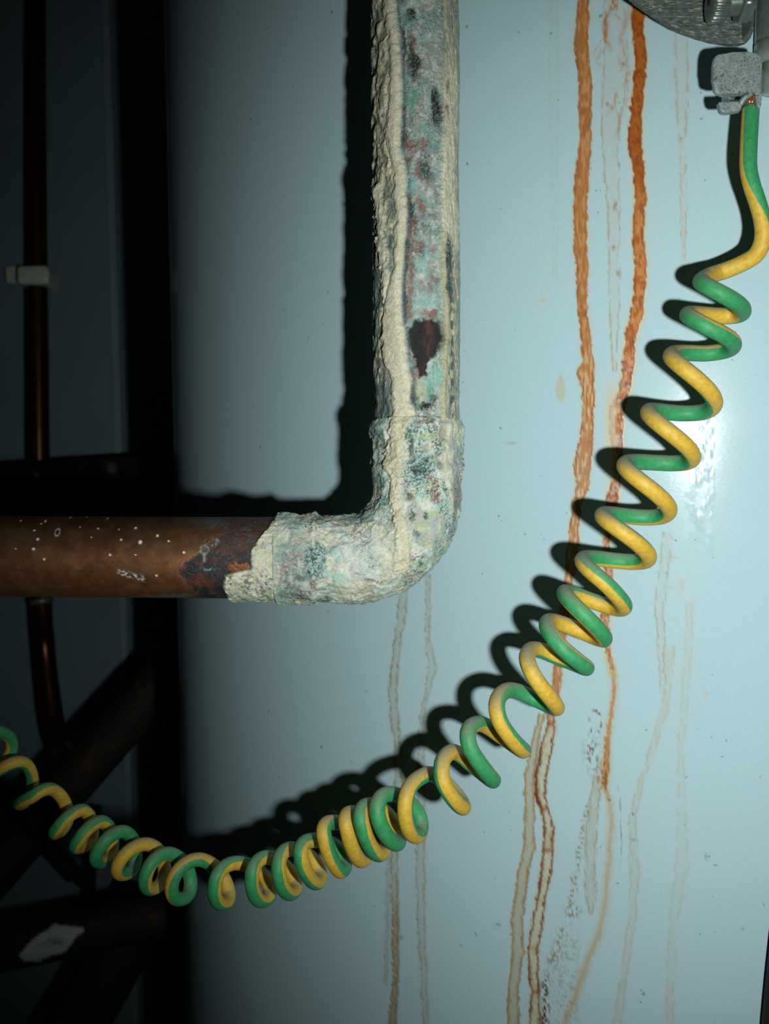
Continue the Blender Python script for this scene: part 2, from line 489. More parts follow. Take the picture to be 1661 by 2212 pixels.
def stain_layers(X, Y, P):
    """pigment colour, dullness and height of the stains on the casing"""
    q = P * 1000.0
    nA = fbm(q * 0.55, 3); nB = fbm(q * 1.6, 3, 5.0); nC = fbm(q * np.array([2.2, 2.2, 0.5]), 2, 9.0); nM2 = fbm(q * .9, 2, 71.0)
    Xw = X + (nB - 0.5) * 9 + (nA - 0.5) * 8
    col = np.broadcast_to(lin(172, 204, 212), X.shape + (3,)).copy()
    dull = np.zeros_like(X); hgt = np.zeros_like(X)

    def band(S, soft=2.0):
        a = np.array(S, float)
        l = np.interp(Y, a[:, 0], a[:, 1]); r = np.interp(Y, a[:, 0], a[:, 2])
        ins = np.minimum(Xw - l, r - Xw)
        inside = smoothstep(-soft, soft, ins)
        on = (Y > a[0, 0]) & (Y < a[-1, 0])
        edge = np.exp(-((ins - 2.0) / np.interp(Y, [1500, 1600], [2.3, 2.9])) ** 2)
        return inside * on, edge * on, (Xw - l) / np.maximum(r - l, 1), ins

    # faint tide marks first
    for S, c, a_in, a_ed in ((S10, (176, 196, 186), .25, .12), (S11, (190, 182, 150), .22, .5), (S7, (178, 184, 164), .26, .20),
                             (S6, (176, 176, 146), .38, .24), (S12, (178, 172, 140), .22, .45), (S8, (162, 158, 118), .42, .4), (S3, (186, 168, 120), .22, .5)):
        i, e, _, _ = band(S, 3.0)
        br = smoothstep(.34, .55, nC)
        col = mix(col, lin(*c), i * a_in * (.55 + .45 * br))
        col = mix(col, lin(c[0] - 26, c[1] - 40, c[2] - 60), e * a_ed * br)
    for S in (S4, S5, S4B):
        i, e, u, _ = band(S, 2.5)
        k = 1.0 if S is S4 else (.72 if S is S5 else .5)
        col = mix(col, lin(152, 164, 140), i * .36 * k)
        col = mix(col, lin(146, 126, 74), e * (.2 + .6 * smoothstep(.35, .6, nB)) * k)
        lower = smoothstep(1900, 2000, Y)
        if S is S4: col = mix(col, lin(140, 112, 50), i * lower * .55 * (.4 + nB))
        dull += .1 * i
    # brown filaments beside the strong streak
    for cx, y0, y1, a, wdt in ((1315, -60, 112, .95, 7), (1331, -60, 60, .5, 4), (1352, 0, 190, .45, 6), (1300, 100, 150, .5, 9), (1350, 120, 260, .35, 6), (1318, 190, 250, .6, 4), (1328, 240, 300, .5, 6)):
        wx = cx + 9 * np.sin(Y * .045 + cx) + (nA - .5) * 22
        m = np.exp(-((X - wx) / wdt) ** 2) * smoothstep(y0 - 8, y0 + 8, Y) * (1 - smoothstep(y1 - 25, y1 + 10, Y))
        col = mix(col, lin(170, 112, 48), m * a * smoothstep(.3, .55, nB))
    for cx, cy in ((1330, 440), (1327, 450), (1325, 535), (1334, 590), (1312, 225), (1347, 138)):
        col = mix(col, lin(150, 110, 60), np.exp(-(((X - cx) / 4) ** 2 + ((Y - cy) / 5) ** 2)) * .8)
    # S1, the long brown streak
    i, e, u, ins = band(S1)
    halo = smoothstep(-11, 2, ins) * (1 - i) * (Y < 2400)
    col = mix(col, lin(196, 190, 142), halo * .45)
    low = smoothstep(1525, 1600, Y)
    midf = smoothstep(860, 1000, Y)
    body = mix(np.broadcast_to(lin(166, 110, 60), col.shape), lin(186, 140, 88), smoothstep(.35, .65, nC))
    body = mix(body, lin(150, 92, 44), smoothstep(.55, .75, nA) * .7)
    body = mix(body, lin(176, 138, 104), midf * .55)
    body = mix(body, lin(206, 196, 166), smoothstep(.56, .72, nC) * smoothstep(600, 950, Y) * .6)
    body_low = mix(np.broadcast_to(lin(184, 192, 170), col.shape), lin(168, 142, 100), smoothstep(.5, .75, nA) * .6)
    body = body * (1 - low[..., None]) + body_low * low[..., None]
    col = col * (1 - i[..., None]) + body * i[..., None]
    col = mix(col, lin(112, 52, 14), e * (.62 + .33 * low) * (.45 + .25 * low + .3 * smoothstep(.3, .6, nB)))
    # heavier left line in the lower run
    heavy = np.exp(-((ins - 3) / 4.5) ** 2) * (u < .5) * low * smoothstep(.42, .6, fbm(q * np.array([.1, .1, .11]), 2, 3.0))
    col = mix(col, lin(112, 56, 16), heavy * .9)
    for yb in (1564, 1746, 1836, 2142):
        col = mix(col, lin(140, 78, 36), i * np.exp(-((Y - yb - (nA - .5) * 14) / 6) ** 2) * .8)
    dull += .32 * i; hgt += i * .05
    # its pale branch
    i, e, u, ins = band(S1B)
    col = mix(col, lin(168, 170, 138), i * .72)
    col = mix(col, lin(164, 138, 92), np.exp(-((np.minimum(u, 1 - u)) / .22) ** 2) * i * (.35 + .5 * smoothstep(.35, .65, nC)))
    col = mix(col, lin(138, 104, 54), e * .5)
    dull += .15 * i
    # S2, the strong orange streak
    i, e, u, ins = band(S2)
    halo = smoothstep(-12, 3, ins) * (1 - i) * (Y < 1460)
    col = mix(col, lin(206, 190, 120), halo * .65)
    top = 1 - smoothstep(330, 520, Y)
    brk = smoothstep(.36, .56, nB)
    body = mix(np.broadcast_to(lin(190, 128, 68), col.shape), lin(158, 84, 30), smoothstep(.42, .6, nA))
    body = mix(body, lin(160, 86, 22), top * .85)
    body = mix(body, lin(120, 54, 18), top * smoothstep(.5, .68, nB) * .7)
    body = mix(body, lin(196, 158, 112), smoothstep(.55, .72, nC) * (1 - top) * .45)
    fade = 1 - .40 * smoothstep(700, 860, Y) * (1 - brk)
    col = col * (1 - (i * fade)[..., None]) + body * (i * fade)[..., None]
    col = mix(col, lin(126, 60, 20), e * .7 * (.4 + .6 * brk))
    dull += .34 * i * fade; hgt += i * fade * .06
    # pale wash left of it
    wash = smoothstep(18, 4, Xw - 1322) * smoothstep(1296, 1316, Xw) * smoothstep(800, 850, Y) * (1 - smoothstep(960, 1080, Y))
    col = mix(col, lin(200, 192, 160), wash * .6)
    # its thin tail
    i, e, u, ins = band(S2B, 3.0)
    halo = smoothstep(-14, 2, ins) * (1 - i) * (Y > 1420)
    col = mix(col, lin(184, 172, 118), halo * .45)
    strong = smoothstep(1440, 1480, Y) * (1 - smoothstep(1690, 1740, Y))
    col = mix(col, mix(np.broadcast_to(lin(172, 148, 92), col.shape), lin(180, 128, 62), strong), i * (.6 + .3 * strong))
    col = mix(col, lin(128, 70, 22), i * smoothstep(1560, 1690, Y) * (1 - smoothstep(1700, 1725, Y)) * smoothstep(.4, .6, nB) * .9)
    dull += .2 * i
    # dotted tide line right of the tail
    m = np.exp(-((X - (1334 + 8 * np.sin((Y - 1680) * .012)) - (nB - .5) * 6) / 1.8) ** 2) * smoothstep(1680, 1720, Y) * (1 - smoothstep(1850, 1890, Y))
    col = mix(col, lin(128, 104, 64), m * smoothstep(.45, .6, nC) * .7)
    # curled brown flecks
    rr = np.hypot((X - 1286) / 13.0, (Y - 1560) / 24.0)
    col = mix(col, lin(120, 66, 34), np.exp(-((rr - 1) / .16) ** 2) * smoothstep(.42, .58, nB) * .95)
    bl = np.exp(-(((X - 1278) / 15) ** 2 + ((Y - 1625) / 36) ** 2))
    col = mix(col, lin(110, 78, 44), bl * smoothstep(.52, .62, nB) * .95)
    bl = np.exp(-(((X - 1300) / 14) ** 2 + ((Y - 1682) / 26) ** 2))
    col = mix(col, lin(150, 100, 48), bl * smoothstep(.46, .6, nB) * .8)
    # wandering flecks toward the bottom, ending in dark scabs
    lx = np.interp(Y, [1760, 1850, 1950, 1990, 2050, 2100, 2150, 2212, 2300], [1266, 1250, 1232, 1224, 1200, 1182, 1176, 1174, 1172])
    m = np.exp(-((X - lx - (nA - .5) * 24) / 7) ** 2) * (Y > 1740)
    col = mix(col, lin(138, 116, 72), m * smoothstep(.46, .6, nB) * .8)
    dk = np.exp(-((X - lx - (nA - .5) * 14) / 7.5) ** 2) * smoothstep(2085, 2130, Y)
    dk = dk * smoothstep(.40, .54, nB)
    col = mix(col, lin(92, 50, 28), dk * .95); hgt += dk * .3; dull += dk * .3
    cl = np.exp(-(((X - 1238) / 16) ** 2 + ((Y - 1968) / 12) ** 2))
    col = mix(col, lin(120, 88, 44), cl * smoothstep(.46, .6, nB))
    hz = smoothstep(1186, 1200, Xw) * smoothstep(1262, 1240, Xw) * smoothstep(1980, 2050, Y)
    col = mix(col, lin(150, 146, 112), hz * smoothstep(.48, .66, nB) * .55)
    # tear drop and odd marks
    td = smoothstep(1.15, .85, np.hypot((X - 1211) / (6 + 5 * smoothstep(805, 850, Y)), (Y - 838) / 30))
    col = mix(col, lin(184, 176, 134), td * .55)
    for cx, cy, rx, ry, c, a in ((1172, 648, 8, 6, (196, 178, 140), .5), (1106, 956, 10, 2, (130, 140, 132), .6), (1074, 1997, 9, 2, (110, 130, 126), .7), (1368, 1815, 6, 3, (110, 120, 100), .6),
                                 (1525, 1498, 5, 6, (190, 176, 140), .5), (1524, 1850, 3, 6, (100, 116, 110), .6), (1603, 2006, 3, 3, (90, 104, 100), .6), (866, 2025, 5, 4, (120, 92, 40), .7),
                                 (1445, 1270, 9, 3, (190, 172, 130), .5), (1450, 1205, 16, 3, (180, 168, 130), .5), (1471, 1265, 8, 18, (196, 178, 150), .35)):
        col = mix(col, lin(*c), np.exp(-(((X - cx) / rx) ** 2 + ((Y - cy) / ry) ** 2)) * a)
    # pale scuffs low on the shaded flank
    sc = np.exp(-(((X - 440 - (Y - 2150) * .22) / 17) ** 2 + ((Y - 2160) / 42) ** 2)) * smoothstep(.50, .6, fbm(q * np.array([1.6, 1.6, .5]), 3, 31))
    col = mix(col, lin(250, 250, 250), sc)
    # dried water tracks: glossier, faintly raised
    tr = smoothstep(1474, 1482, Xw) * smoothstep(1545, 1536, Xw) * smoothstep(835, 900, Y) * (1 - smoothstep(1150, 1230, Y))
    hgt += tr * .05 * smoothstep(.5, .68, nM2) * (Xw > 1504); dull += tr * (.10 * smoothstep(.45, .6, nA) - .06)
    e2 = (np.exp(-((Xw - 1477) / 2.0) ** 2) + np.exp(-((Xw - 1538) / 2.0) ** 2) + np.exp(-((Xw - 1506) / 2.0) ** 2)) * smoothstep(840, 900, Y) * (1 - smoothstep(1170, 1240, Y))
    col = mix(col, lin(186, 190, 170), e2 * .28)
    col = mix(col, lin(196, 196, 172), np.exp(-((Xw - (1492 - (Y - 1200) * .12)) / 24) ** 2) * smoothstep(1180, 1300, Y) * (1 - smoothstep(1500, 1650, Y)) * smoothstep(.5, .7, nC) * .35)
    return col, np.clip(dull, -.1, .45), hgt


# column angles: dense where the streaks run
xs = np.concatenate([np.arange(352, 780, 9), np.arange(780, 826, 5), np.arange(826, 950, 2.2), np.arange(950, 1085, 6), np.arange(1085, 1400, 1.6), np.arange(1400, 1550, 2.6), np.arange(1550, 1700, 6)])


def surf_angle(x):
    a = np.arctan((x - W / 2) / F)
    off = a - ALPHA
    lim = RT / DC * 0.9999
    s = np.clip(DC * np.sin(off), -RT * .9999, RT * .9999)
    dist = DC * np.cos(off) - np.sqrt(RT ** 2 - s ** 2)
    px = dist * np.sin(a) - TC[0]; py = dist * np.cos(a) - TC[1]
    return np.arctan2(px, -py)             # 0 faces -Y, positive toward +X


ang = np.unique(np.round(surf_angle(xs), 6))
rest = np.linspace(ang[-1], ang[0] + 2 * np.pi, 70)[1:-1]
ang = np.concatenate([ang, rest])
zs = np.concatenate([np.linspace(0.06, 0.99, 12)[:-1], np.linspace(0.99, 1.37, 520), np.linspace(1.37, 1.78, 8)[1:]])
A, Z = np.meshgrid(ang, zs)
P = np.stack([TC[0] + RT * np.sin(A), TC[1] - RT * np.cos(A), Z], -1)
Xp, Yp = project(P)
col, dull, hgt = stain_layers(Xp, Yp, P)
front = (np.cos(A) > 0.1) & (A < 1.35) & (A > -1.7) & (Z > .985) & (Z < 1.375)
base = lin(172, 204, 212)
col = np.where(front[..., None], col, base)
hgt = np.where(front, hgt, 0); dull = np.where(front, dull, 0)
P = P + (hgt * 0.0012)[..., None] * np.stack([np.sin(A), -np.cos(A), 0 * A], -1)
link('shell', grid_mesh('shell', P[:, ::-1], True, {'paint': col[:, ::-1], 'dull': dull[:, ::-1]}), M_tank, tank)


def lathe(prof, n=96):
    a = np.linspace(0, 2 * np.pi, n, endpoint=False)
    pr = np.array(prof)
    return np.stack([TC[0] + pr[:, :1] * np.sin(a), TC[1] - pr[:, :1] * np.cos(a), np.repeat(pr[:, 1:], n, 1)], -1)[:, ::-1]


V = lathe([(RT, 1.779), (RT * .985, 1.80), (RT * .93, 1.825), (RT * .75, 1.852), (RT * .45, 1.868), (RT * .12, 1.874), (.001, 1.875)])
dome = link('top_dome', grid_mesh('top_dome', V, True, {'paint': np.broadcast_to(base, V.shape).copy(), 'dull': np.zeros(V.shape[:2])}), M_tank, tank)
V = lathe([(RT * .9, 0.0), (RT * .96, 0.0), (RT * .96, .058), (RT * 1.0, .0605), (.002, .0605)])
link('base_ring', grid_mesh('base_ring', V, True), M_cable, tank)

# ---------------------------------------------------------------- corroded copper pipe: riser, elbow, horizontal run
D0 = 0.252
PXM = D0 / F                                    # metres per pixel at the pipe's axis
pipe = empty('corroded_pipe', U(900, 1065, D0), 'corroded copper pipe with thick cream and verdigris crust around its elbow, by the cylinder', 'pipe')

RIDGE = [(-60, 828, 856), (0, 827, 855), (61, 831, 855), (122, 840, 864), (183, 843, 866), (244, 841, 868), (305, 832, 867), (346, 840, 863), (376, 846, 872), (407, 850, 877), (442, 848, 877), (485, 855, 879), (528, 852, 876), (594, 849, 871),
         (637, 840, 867), (702, 826, 868), (745, 827, 875), (789, 830, 879), (832, 846, 886), (876, 847, 886), (901, 850, 896), (942, 843, 872), (1003, 834, 871), (1044, 847, 867), (1085, 847, 864), (1126, 851, 875), (1167, 855, 880), (1200, 850, 884), (1230, 846, 872)]


def lm(c):
    return lin(*c)


def crust_paint(X, Y, P, part, sgn):
    """pigment, thickness (mm) and bareness over the pipe; X, Y run along the unrolled surface"""
    q = P * 1000.0
    nL = fbm(q * 0.28, 3, 2.0); nM = fbm(q * 0.75, 3, 7.0); nF = fbm(q * 2.1, 3, 13.0); nG = fbm(q * 0.8, 3, 41.0); nH = fbm(q * 1.5, 3, 63.0)
    sq = q * (np.array([1.6, 1.6, .38]) if part != 'run' else np.array([.9, 1.2, 1.2]))
    nS = fbm(sq, 3, 23.0); nS2 = fbm(sq * 1.7, 2, 51.0)
    Xw = X + (nM - .5) * 14 + (nF - .5) * 9
    Yw = Y + (nG - .5) * 16 + (nF - .5) * 8
    blob = lambda cx, cy, rx, ry, s=.35: 1 - smoothstep(1 - s, 1 + s, np.hypot((Xw - cx) / rx, (Yw - cy) / ry))
    shape = X.shape
    full = lambda c: np.broadcast_to(lm(c), shape + (3,)).copy()
    nR = fbm(q * 0.16, 2, 111.0); nP = fbm(q * 3.4, 3, 123.0)
    cream = mix(full((200, 202, 174)), lm((216, 219, 200)), smoothstep(.4, .65, nF))
    cream = mix(cream, lm((180, 186, 152)), smoothstep(.5, .7, nM) * .5)
    cream = mix(cream, lm((172, 192, 146)), smoothstep(.6, .75, nG) * .35)
    teal = mix(full((126, 164, 158)), lm((166, 200, 192)), smoothstep(.4, .62, nF))
    teal = mix(teal, lm((92, 146, 130)), smoothstep(.55, .68, nG) * .55)
    grey = mix(full((140, 152, 150)), lm((178, 188, 182)), smoothstep(.4, .62, nS))
    grey = mix(grey, lm((104, 122, 122)), smoothstep(.58, .7, nS2) * .7)
    black = (20, 28, 27); red = (132, 76, 60)
    th = np.zeros(shape); bare = np.zeros(shape)
    if part == 'riser':
        col = mix(full((150, 166, 160)), lm((158, 190, 182)), smoothstep(.40, .60, nL))
        col = mix(col, lm((206, 212, 200)), smoothstep(.47, .64, nM) * .75)
        col = mix(col, lm((140, 124, 116)), smoothstep(.54, .68, nG) * .4)
        col = mix(col, lm((120, 176, 166)), smoothstep(.56, .70, fbm(q * .45, 2, 77)) * .6)
        col = mix(col, lm((70, 88, 88)), smoothstep(.54, .66, nS) * .25)
        stip = smoothstep(.50, .58, nP) * smoothstep(.36, .56, nR + .18 * (nM - .5))
        col = mix(col, lm((44, 58, 58)), stip * .45)
        th += .12 + .22 * nF
        # right flank: fibrous grey and cream streaks
        rz = smoothstep(940, 952, Xw)
        rcol = mix(grey, lm((190, 190, 158)), smoothstep(.40, .58, nS))
        rcol = mix(rcol, lm((168, 178, 120)), smoothstep(.6, .7, nG) * .6)
        rcol = mix(rcol, lm((118, 160, 150)), smoothstep(.54, .64, nM) * .5)
        rcol = mix(rcol, lm((110, 90, 66)), smoothstep(.66, .72, nS2) * .7)
        rcol = mix(rcol, lm((130, 150, 148)), smoothstep(976, 984, X) * .6)
        col = col * (1 - rz[..., None]) + rcol * rz[..., None]
        th += rz * (.25 + .7 * nS)
        cr = rz * blob(958, 400, 16, 75, .5) + rz * blob(965, 250, 18, 110, .5) * .8 + rz * blob(962, 500, 20, 70, .5)
        col = col * (1 - np.clip(cr, 0, 1)[..., None]) + cream * np.clip(cr, 0, 1)[..., None]
        th += np.clip(cr, 0, 1) * .35
        bd = np.exp(-((X - 952 - 3 * np.sin(Y * .02)) / 6) ** 2) * smoothstep(500, 560, Y)
        col = mix(col, lm((182, 182, 146)), bd * .9); th += bd * .55
        bd = np.exp(-((X - 967 - (Y - 700) * .012) / 4.5) ** 2) * smoothstep(540, 570, Y)
        col = mix(col, lm((60, 78, 78)), bd * smoothstep(.42, .55, nM) * .9); th -= bd * .3
        # dark hollows, bare copper and green patches of the front
        nb = .55 + .45 * smoothstep(.36, .5, nP)
        for b in ((893, 182, 14, 32, black), (886, 150, 7, 34, (54, 46, 40)), (934, 244, 8, 20, black), (938, 272, 10, 30, black), (872, 320, 9, 24, black), (868, 275, 6, 14, (30, 26, 30)), (870, 130, 5, 40, (40, 56, 54)),
                  (885, 75, 10, 14, (30, 40, 36)), (868, 20, 8, 28, (40, 46, 44)), (915, 395, 15, 26, (62, 78, 76)), (845, 420, 6, 28, (40, 62, 58)), (848, 470, 7, 30, (44, 84, 74)), (846, 540, 6, 50, (62, 112, 98)),
                  (878, 455, 12, 14, (34, 50, 48)), (884, 490, 7, 34, (40, 50, 56)), (876, 560, 6, 60, (50, 66, 70)), (872, 660, 6, 60, (66, 84, 86)), (960, 565, 8, 34, (44, 60, 60)), (962, 630, 7, 26, (60, 84, 80)),
                  (888, 862, 9, 24, (46, 54, 62)), (932, 868, 9, 9, (50, 30, 34)), (914, 886, 16, 10, (18, 30, 28)), (836, 880, 11, 12, (22, 36, 32)), (844, 880, 6, 12, (18, 24, 22))):
            m = blob(*b[:4], .55) * nb; col = mix(col, lm(b[4]), m); th -= m * .22
        for b in ((884, 345, 16, 14, (128, 66, 40)), (880, 372, 10, 12, (120, 58, 36)), (912, 342, 10, 12, (136, 84, 64)), (890, 130, 6, 18, (130, 84, 70)), (903, 465, 6, 16, (138, 82, 70)), (908, 478, 8, 8, (140, 90, 80)),
                  (891, 516, 7, 24, (118, 66, 54)), (886, 570, 4, 46, (130, 78, 70)), (884, 640, 4, 40, (140, 84, 72)), (882, 690, 7, 18, (134, 76, 66)), (912, 558, 20, 10, (122, 76, 64)), (910, 692, 26, 7, (142, 84, 74)), (932, 695, 10, 9, (140, 80, 72)), (934, 620, 6, 8, (136, 84, 76)),
                  (924, 640, 5, 30, (134, 110, 110)), (893, 805, 6, 18, (132, 74, 56)), (896, 828, 5, 14, (138, 84, 66)), (898, 395, 8, 18, (128, 84, 72)), (957, 216, 4, 14, (128, 96, 74)), (956, 266, 3, 16, (132, 90, 70))):
            m = blob(*b[:4], .5) * nb; col = mix(col, lm((b[4][0] - 6, b[4][1] + 4, b[4][2] + 4)), m * .8); th -= m * .15
        for b in ((888, 250, 12, 26, (84, 162, 138)), (886, 425, 12, 12, (120, 190, 186)), (918, 580, 7, 40, (140, 190, 186)), (922, 665, 26, 14, (140, 192, 182)), (905, 590, 14, 10, (136, 188, 170)), (935, 820, 12, 26, (110, 184, 170)), (925, 850, 10, 18, (84, 160, 138)),
                  (896, 690, 10, 10, (150, 190, 180)), (905, 855, 12, 20, (170, 182, 140))):
            m = blob(*b[:4], .6) * nb; col = mix(col, lm((b[4][0] + 8, b[4][1] + 2, b[4][2] + 4)), m * .75); th += m * .15
        # heart shaped dark scar
        ht = (1 - smoothstep(.85, 1.15, np.hypot((Xw - 914) / 37, (Yw - 742) / 46))) * smoothstep(700, 712, Yw)
        ht = np.maximum(ht, (1 - smoothstep(.8, 1.2, np.abs(Xw - 909) / np.interp(Y, [760, 790, 830], [28, 15, 8]))) * smoothstep(750, 760, Yw) * (1 - smoothstep(822, 832, Yw)))
        scar = mix(full((28, 32, 31)), lm((84, 48, 38)), np.exp(-((X - 922) / 9) ** 2) * smoothstep(.40, .58, nS) * .9)
        col = col * (1 - ht[..., None]) + scar * ht[..., None]
        th = th * (1 - ht)
        # left flank: lumpy cream over grey, teal at the edge lower down
        a = np.array(RIDGE); rl = np.interp(Y, a[:, 0], a[:, 1]); rr_ = np.interp(Y, a[:, 0], a[:, 2])
        lz = smoothstep(6, -4, Xw - rl)
        lump = smoothstep(.25, .75, fbm(q * np.array([.62, .62, .40]), 2, 90))
        lcol = mix(full((150, 156, 136)), lm((200, 198, 166)), smoothstep(.3, .6, lump + .5 * (nF - .5)))
        lcol = mix(lcol, lm((112, 150, 116)), smoothstep(.56, .68, nG) * .55)
        lcol = mix(lcol, lm((126, 150, 148)), smoothstep(826, 806, X) * .6 * smoothstep(.35, .6, nM))
        mlow = smoothstep(400, 460, Y)
        lcol = mix(lcol, lm((70, 106, 100)), mlow * smoothstep(.38, .58, nL + .0015 * (830 - X)) * .85)
        lcol = mix(lcol, lm((60, 78, 72)), smoothstep(.60, .68, nH) * .55)
        lcol = mix(lcol, lm((92, 108, 110)), smoothstep(.45, .6, nS) * smoothstep(780, 840, Y) * .9)
        col = col * (1 - lz[..., None]) + lcol * lz[..., None]
        th = th * (1 - lz) + lz * (.25 + .85 * lump * (1 - .35 * mlow) + .22 * nF)
        # side ridge beside the main one
        c2 = np.interp(Y, [400, 440, 485, 550, 594, 640, 680], [822, 824, 827, 831, 835, 838, 840])
        m = np.exp(-((Xw - c2) / 7.5) ** 4) * smoothstep(395, 430, Y) * (1 - smoothstep(660, 690, Y))
        col = col * (1 - m[..., None]) + cream * m[..., None]; th += m * .8
        ins = np.minimum(X + (nM - .5) * 9 - rl, rr_ - X + (nM - .5) * 9)
        m = smoothstep(-3, 3, ins)
        rc = mix(cream, lm((214, 212, 184)), .5 * m)
        col = col * (1 - m[..., None]) + rc * m[..., None]
        th = np.maximum(th * (1 - m * .3), m * (.55 + .75 * smoothstep(0, 11, ins)) + .35 * nM * m)
        rim = np.exp(-((X - rr_ - 5) / 3.5) ** 2)
        col = mix(col, lm((78, 92, 94)), rim * .7 * smoothstep(.4, .6, nF + .1))
        th += .0
        th *= 1.0
    elif part == 'elbow':
        col = mix(cream, lm((190, 208, 198)), smoothstep(.40, .58, nG) * .85)
        col = mix(col, lm((150, 198, 186)), smoothstep(.45, .60, nL) * .8)
        col = mix(col, lm((216, 220, 214)), smoothstep(.52, .68, nM) * .6)
        col = mix(col, lm((148, 160, 156)), smoothstep(.52, .66, fbm(q * .4, 3, 131)) * .6)
        col = mix(col, lm((50, 66, 64)), smoothstep(.52, .60, nP) * smoothstep(.46, .62, nR) * .85)
        col = mix(col, lm((176, 186, 130)), smoothstep(.62, .72, fbm(q * .5, 2, 99)) * .5)
        th += .05 + .75 * smoothstep(.2, .8, nL) + .36 * smoothstep(.25, .75, nM) + .2 * nF - .25
        tl = np.clip(blob(905, 1015, 30, 36, .6) + blob(686, 1212, 22, 40, .5) + blob(690, 1192, 22, 14, .5) + .8 * blob(968, 1125, 16, 46, .5) + .7 * blob(830, 1082, 14, 24) + .8 * blob(846, 1140, 20, 26, .6) + .6 * blob(770, 1120, 40, 14) + .6 * blob(940, 1180, 12, 30) + .8 * blob(720, 1265, 20, 10), 0, 1)
        col = col * (1 - (tl * .85)[..., None]) + teal * (tl * .85)[..., None]
        col = mix(col, lm((26, 46, 44)), tl * smoothstep(.50, .58, nP) * .85)
        for b in ((823, 958, 10, 22, (58, 84, 82)), (822, 1040, 9, 22, (54, 82, 80)), (884, 970, 5, 22, (28, 42, 40)), (900, 1020, 12, 10, (30, 48, 46)), (915, 1000, 6, 6, (30, 40, 40)), (882, 1075, 8, 8, (24, 36, 36)), (888, 1115, 5, 9, (30, 44, 44)),
                  (914, 1115, 4, 6, (20, 28, 26)), (896, 1150, 8, 5, (40, 56, 54)), (885, 1200, 9, 6, (34, 60, 56)), (905, 1210, 5, 4, (26, 40, 38)), (796, 1250, 9, 5, (26, 34, 32)), (872, 1256, 4, 3, (30, 34, 30)), (690, 1118, 10, 8, (50, 84, 78)), (926, 915, 12, 7, (90, 100, 92)),
                  (640, 1278, 34, 12, (78, 66, 74)), (660, 1240, 18, 14, (84, 118, 110)), (950, 940, 8, 14, (150, 140, 130)), (948, 1010, 8, 9, (58, 70, 68)), (980, 1000, 12, 30, (150, 158, 158)), (985, 1060, 12, 34, (128, 124, 130)), (978, 1090, 14, 10, (84, 112, 110)), (705, 1290, 14, 6, (54, 70, 66)), (790, 1272, 20, 5, (70, 90, 84))):
            m = blob(*b[:4], .45); col = mix(col, lm(b[4]), m * .8 * (.45 + .55 * smoothstep(.35, .55, nF))); th -= m * .18
        for b in ((936, 1060, 10, 20, (104, 78, 74)), (934, 1080, 8, 10, (118, 72, 60)), (925, 1035, 6, 8, (140, 96, 86)), (634, 1232, 15, 9, (124, 70, 58)), (640, 1200, 18, 10, (126, 96, 90)), (630, 1255, 8, 14, (110, 70, 72)), (682, 1256, 7, 9, (134, 78, 60)), (905, 918, 14, 6, (156, 126, 116)), (955, 955, 6, 12, (130, 100, 96))):
            m = blob(*b[:4], .5); col = mix(col, lm(b[4]), m * .75 * (.3 + .7 * smoothstep(.4, .55, nP))); th -= m * .1
        m = np.clip(blob(632, 1225, 28, 55, .5), 0, 1)
        gr = mix(grey, lm((92, 84, 90)), smoothstep(.45, .6, nH)); gr = mix(gr, lm((120, 168, 150)), smoothstep(.5, .62, nG) * .7)
        col = col * (1 - (m * .7)[..., None]) + gr * (m * .7)[..., None]; th -= m * .12
        m = np.clip(blob(770, 1200, 36, 50, .7), 0, 1); col = mix(col, lm((212, 216, 210)), m * .55)
        m = np.clip(blob(850, 1185, 34, 60, .7) + blob(770, 1270, 50, 22, .6), 0, 1); col = col * (1 - (m * .6)[..., None]) + cream * (m * .6)[..., None]
        a = np.array(RIDGE); rl = np.interp(Y, a[:, 0], a[:, 1]); rr_ = np.interp(Y, a[:, 0], a[:, 2])
        ins = np.minimum(Xw - rl, rr_ - Xw)
        m = smoothstep(-4, 4, ins) * (Y < 1232)
        col = col * (1 - m[..., None]) + mix(cream, lm((200, 192, 158)), .4 * m) * m[..., None]
        th += m * (.45 + .4 * nM)
        c2 = 962 + 4 * np.sin(Y * .03)
        m = np.exp(-((Xw - c2) / 7) ** 2) * (Y < 1110); col = col * (1 - (m * .8)[..., None]) + cream * (m * .8)[..., None]; th += m * .3
        bump_ = np.exp(-(((X - 850) / 24) ** 2 + ((Y - 1005) / 14) ** 2)); th += bump_ * .9
        drop = np.exp(-(((X - 853) / 8) ** 2 + ((Y - 1088) / 13) ** 2)); th += drop * .6
    else:
        # horizontal run: brown copper, then tarnish, then crust toward the elbow
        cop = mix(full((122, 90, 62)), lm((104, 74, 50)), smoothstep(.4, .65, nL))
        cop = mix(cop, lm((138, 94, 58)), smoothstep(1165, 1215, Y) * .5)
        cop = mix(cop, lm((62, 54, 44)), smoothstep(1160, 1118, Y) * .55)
        for cx, cy, r in ((196, 1218, 10), (183, 1238, 9), (207, 1252, 9), (158, 1233, 5), (330, 1276, 9), (390, 1262, 8), (168, 1262, 5), (300, 1262, 7), (110, 1252, 8), (365, 1290, 7), (54, 1240, 9), (28, 1215, 7)):
            cop = mix(cop, lm((160, 106, 62)), (1 - smoothstep(.7, 1.1, np.hypot((X - cx) / r, (Y - cy) / (r * 1.2)))) * .35)
        for cx, cy, lx in ((270, 1210, 30), (372, 1212, 22), (75, 1228, 26), (210, 1229, 40)):
            cop = mix(cop, lm((58, 46, 34)), np.exp(-(((X - cx) / lx) ** 2 + ((Y - cy - (nM - .5) * 6) / 2.5) ** 2)) * .6 * smoothstep(.4, .6, nF))
        col = cop; bare = np.ones(shape)
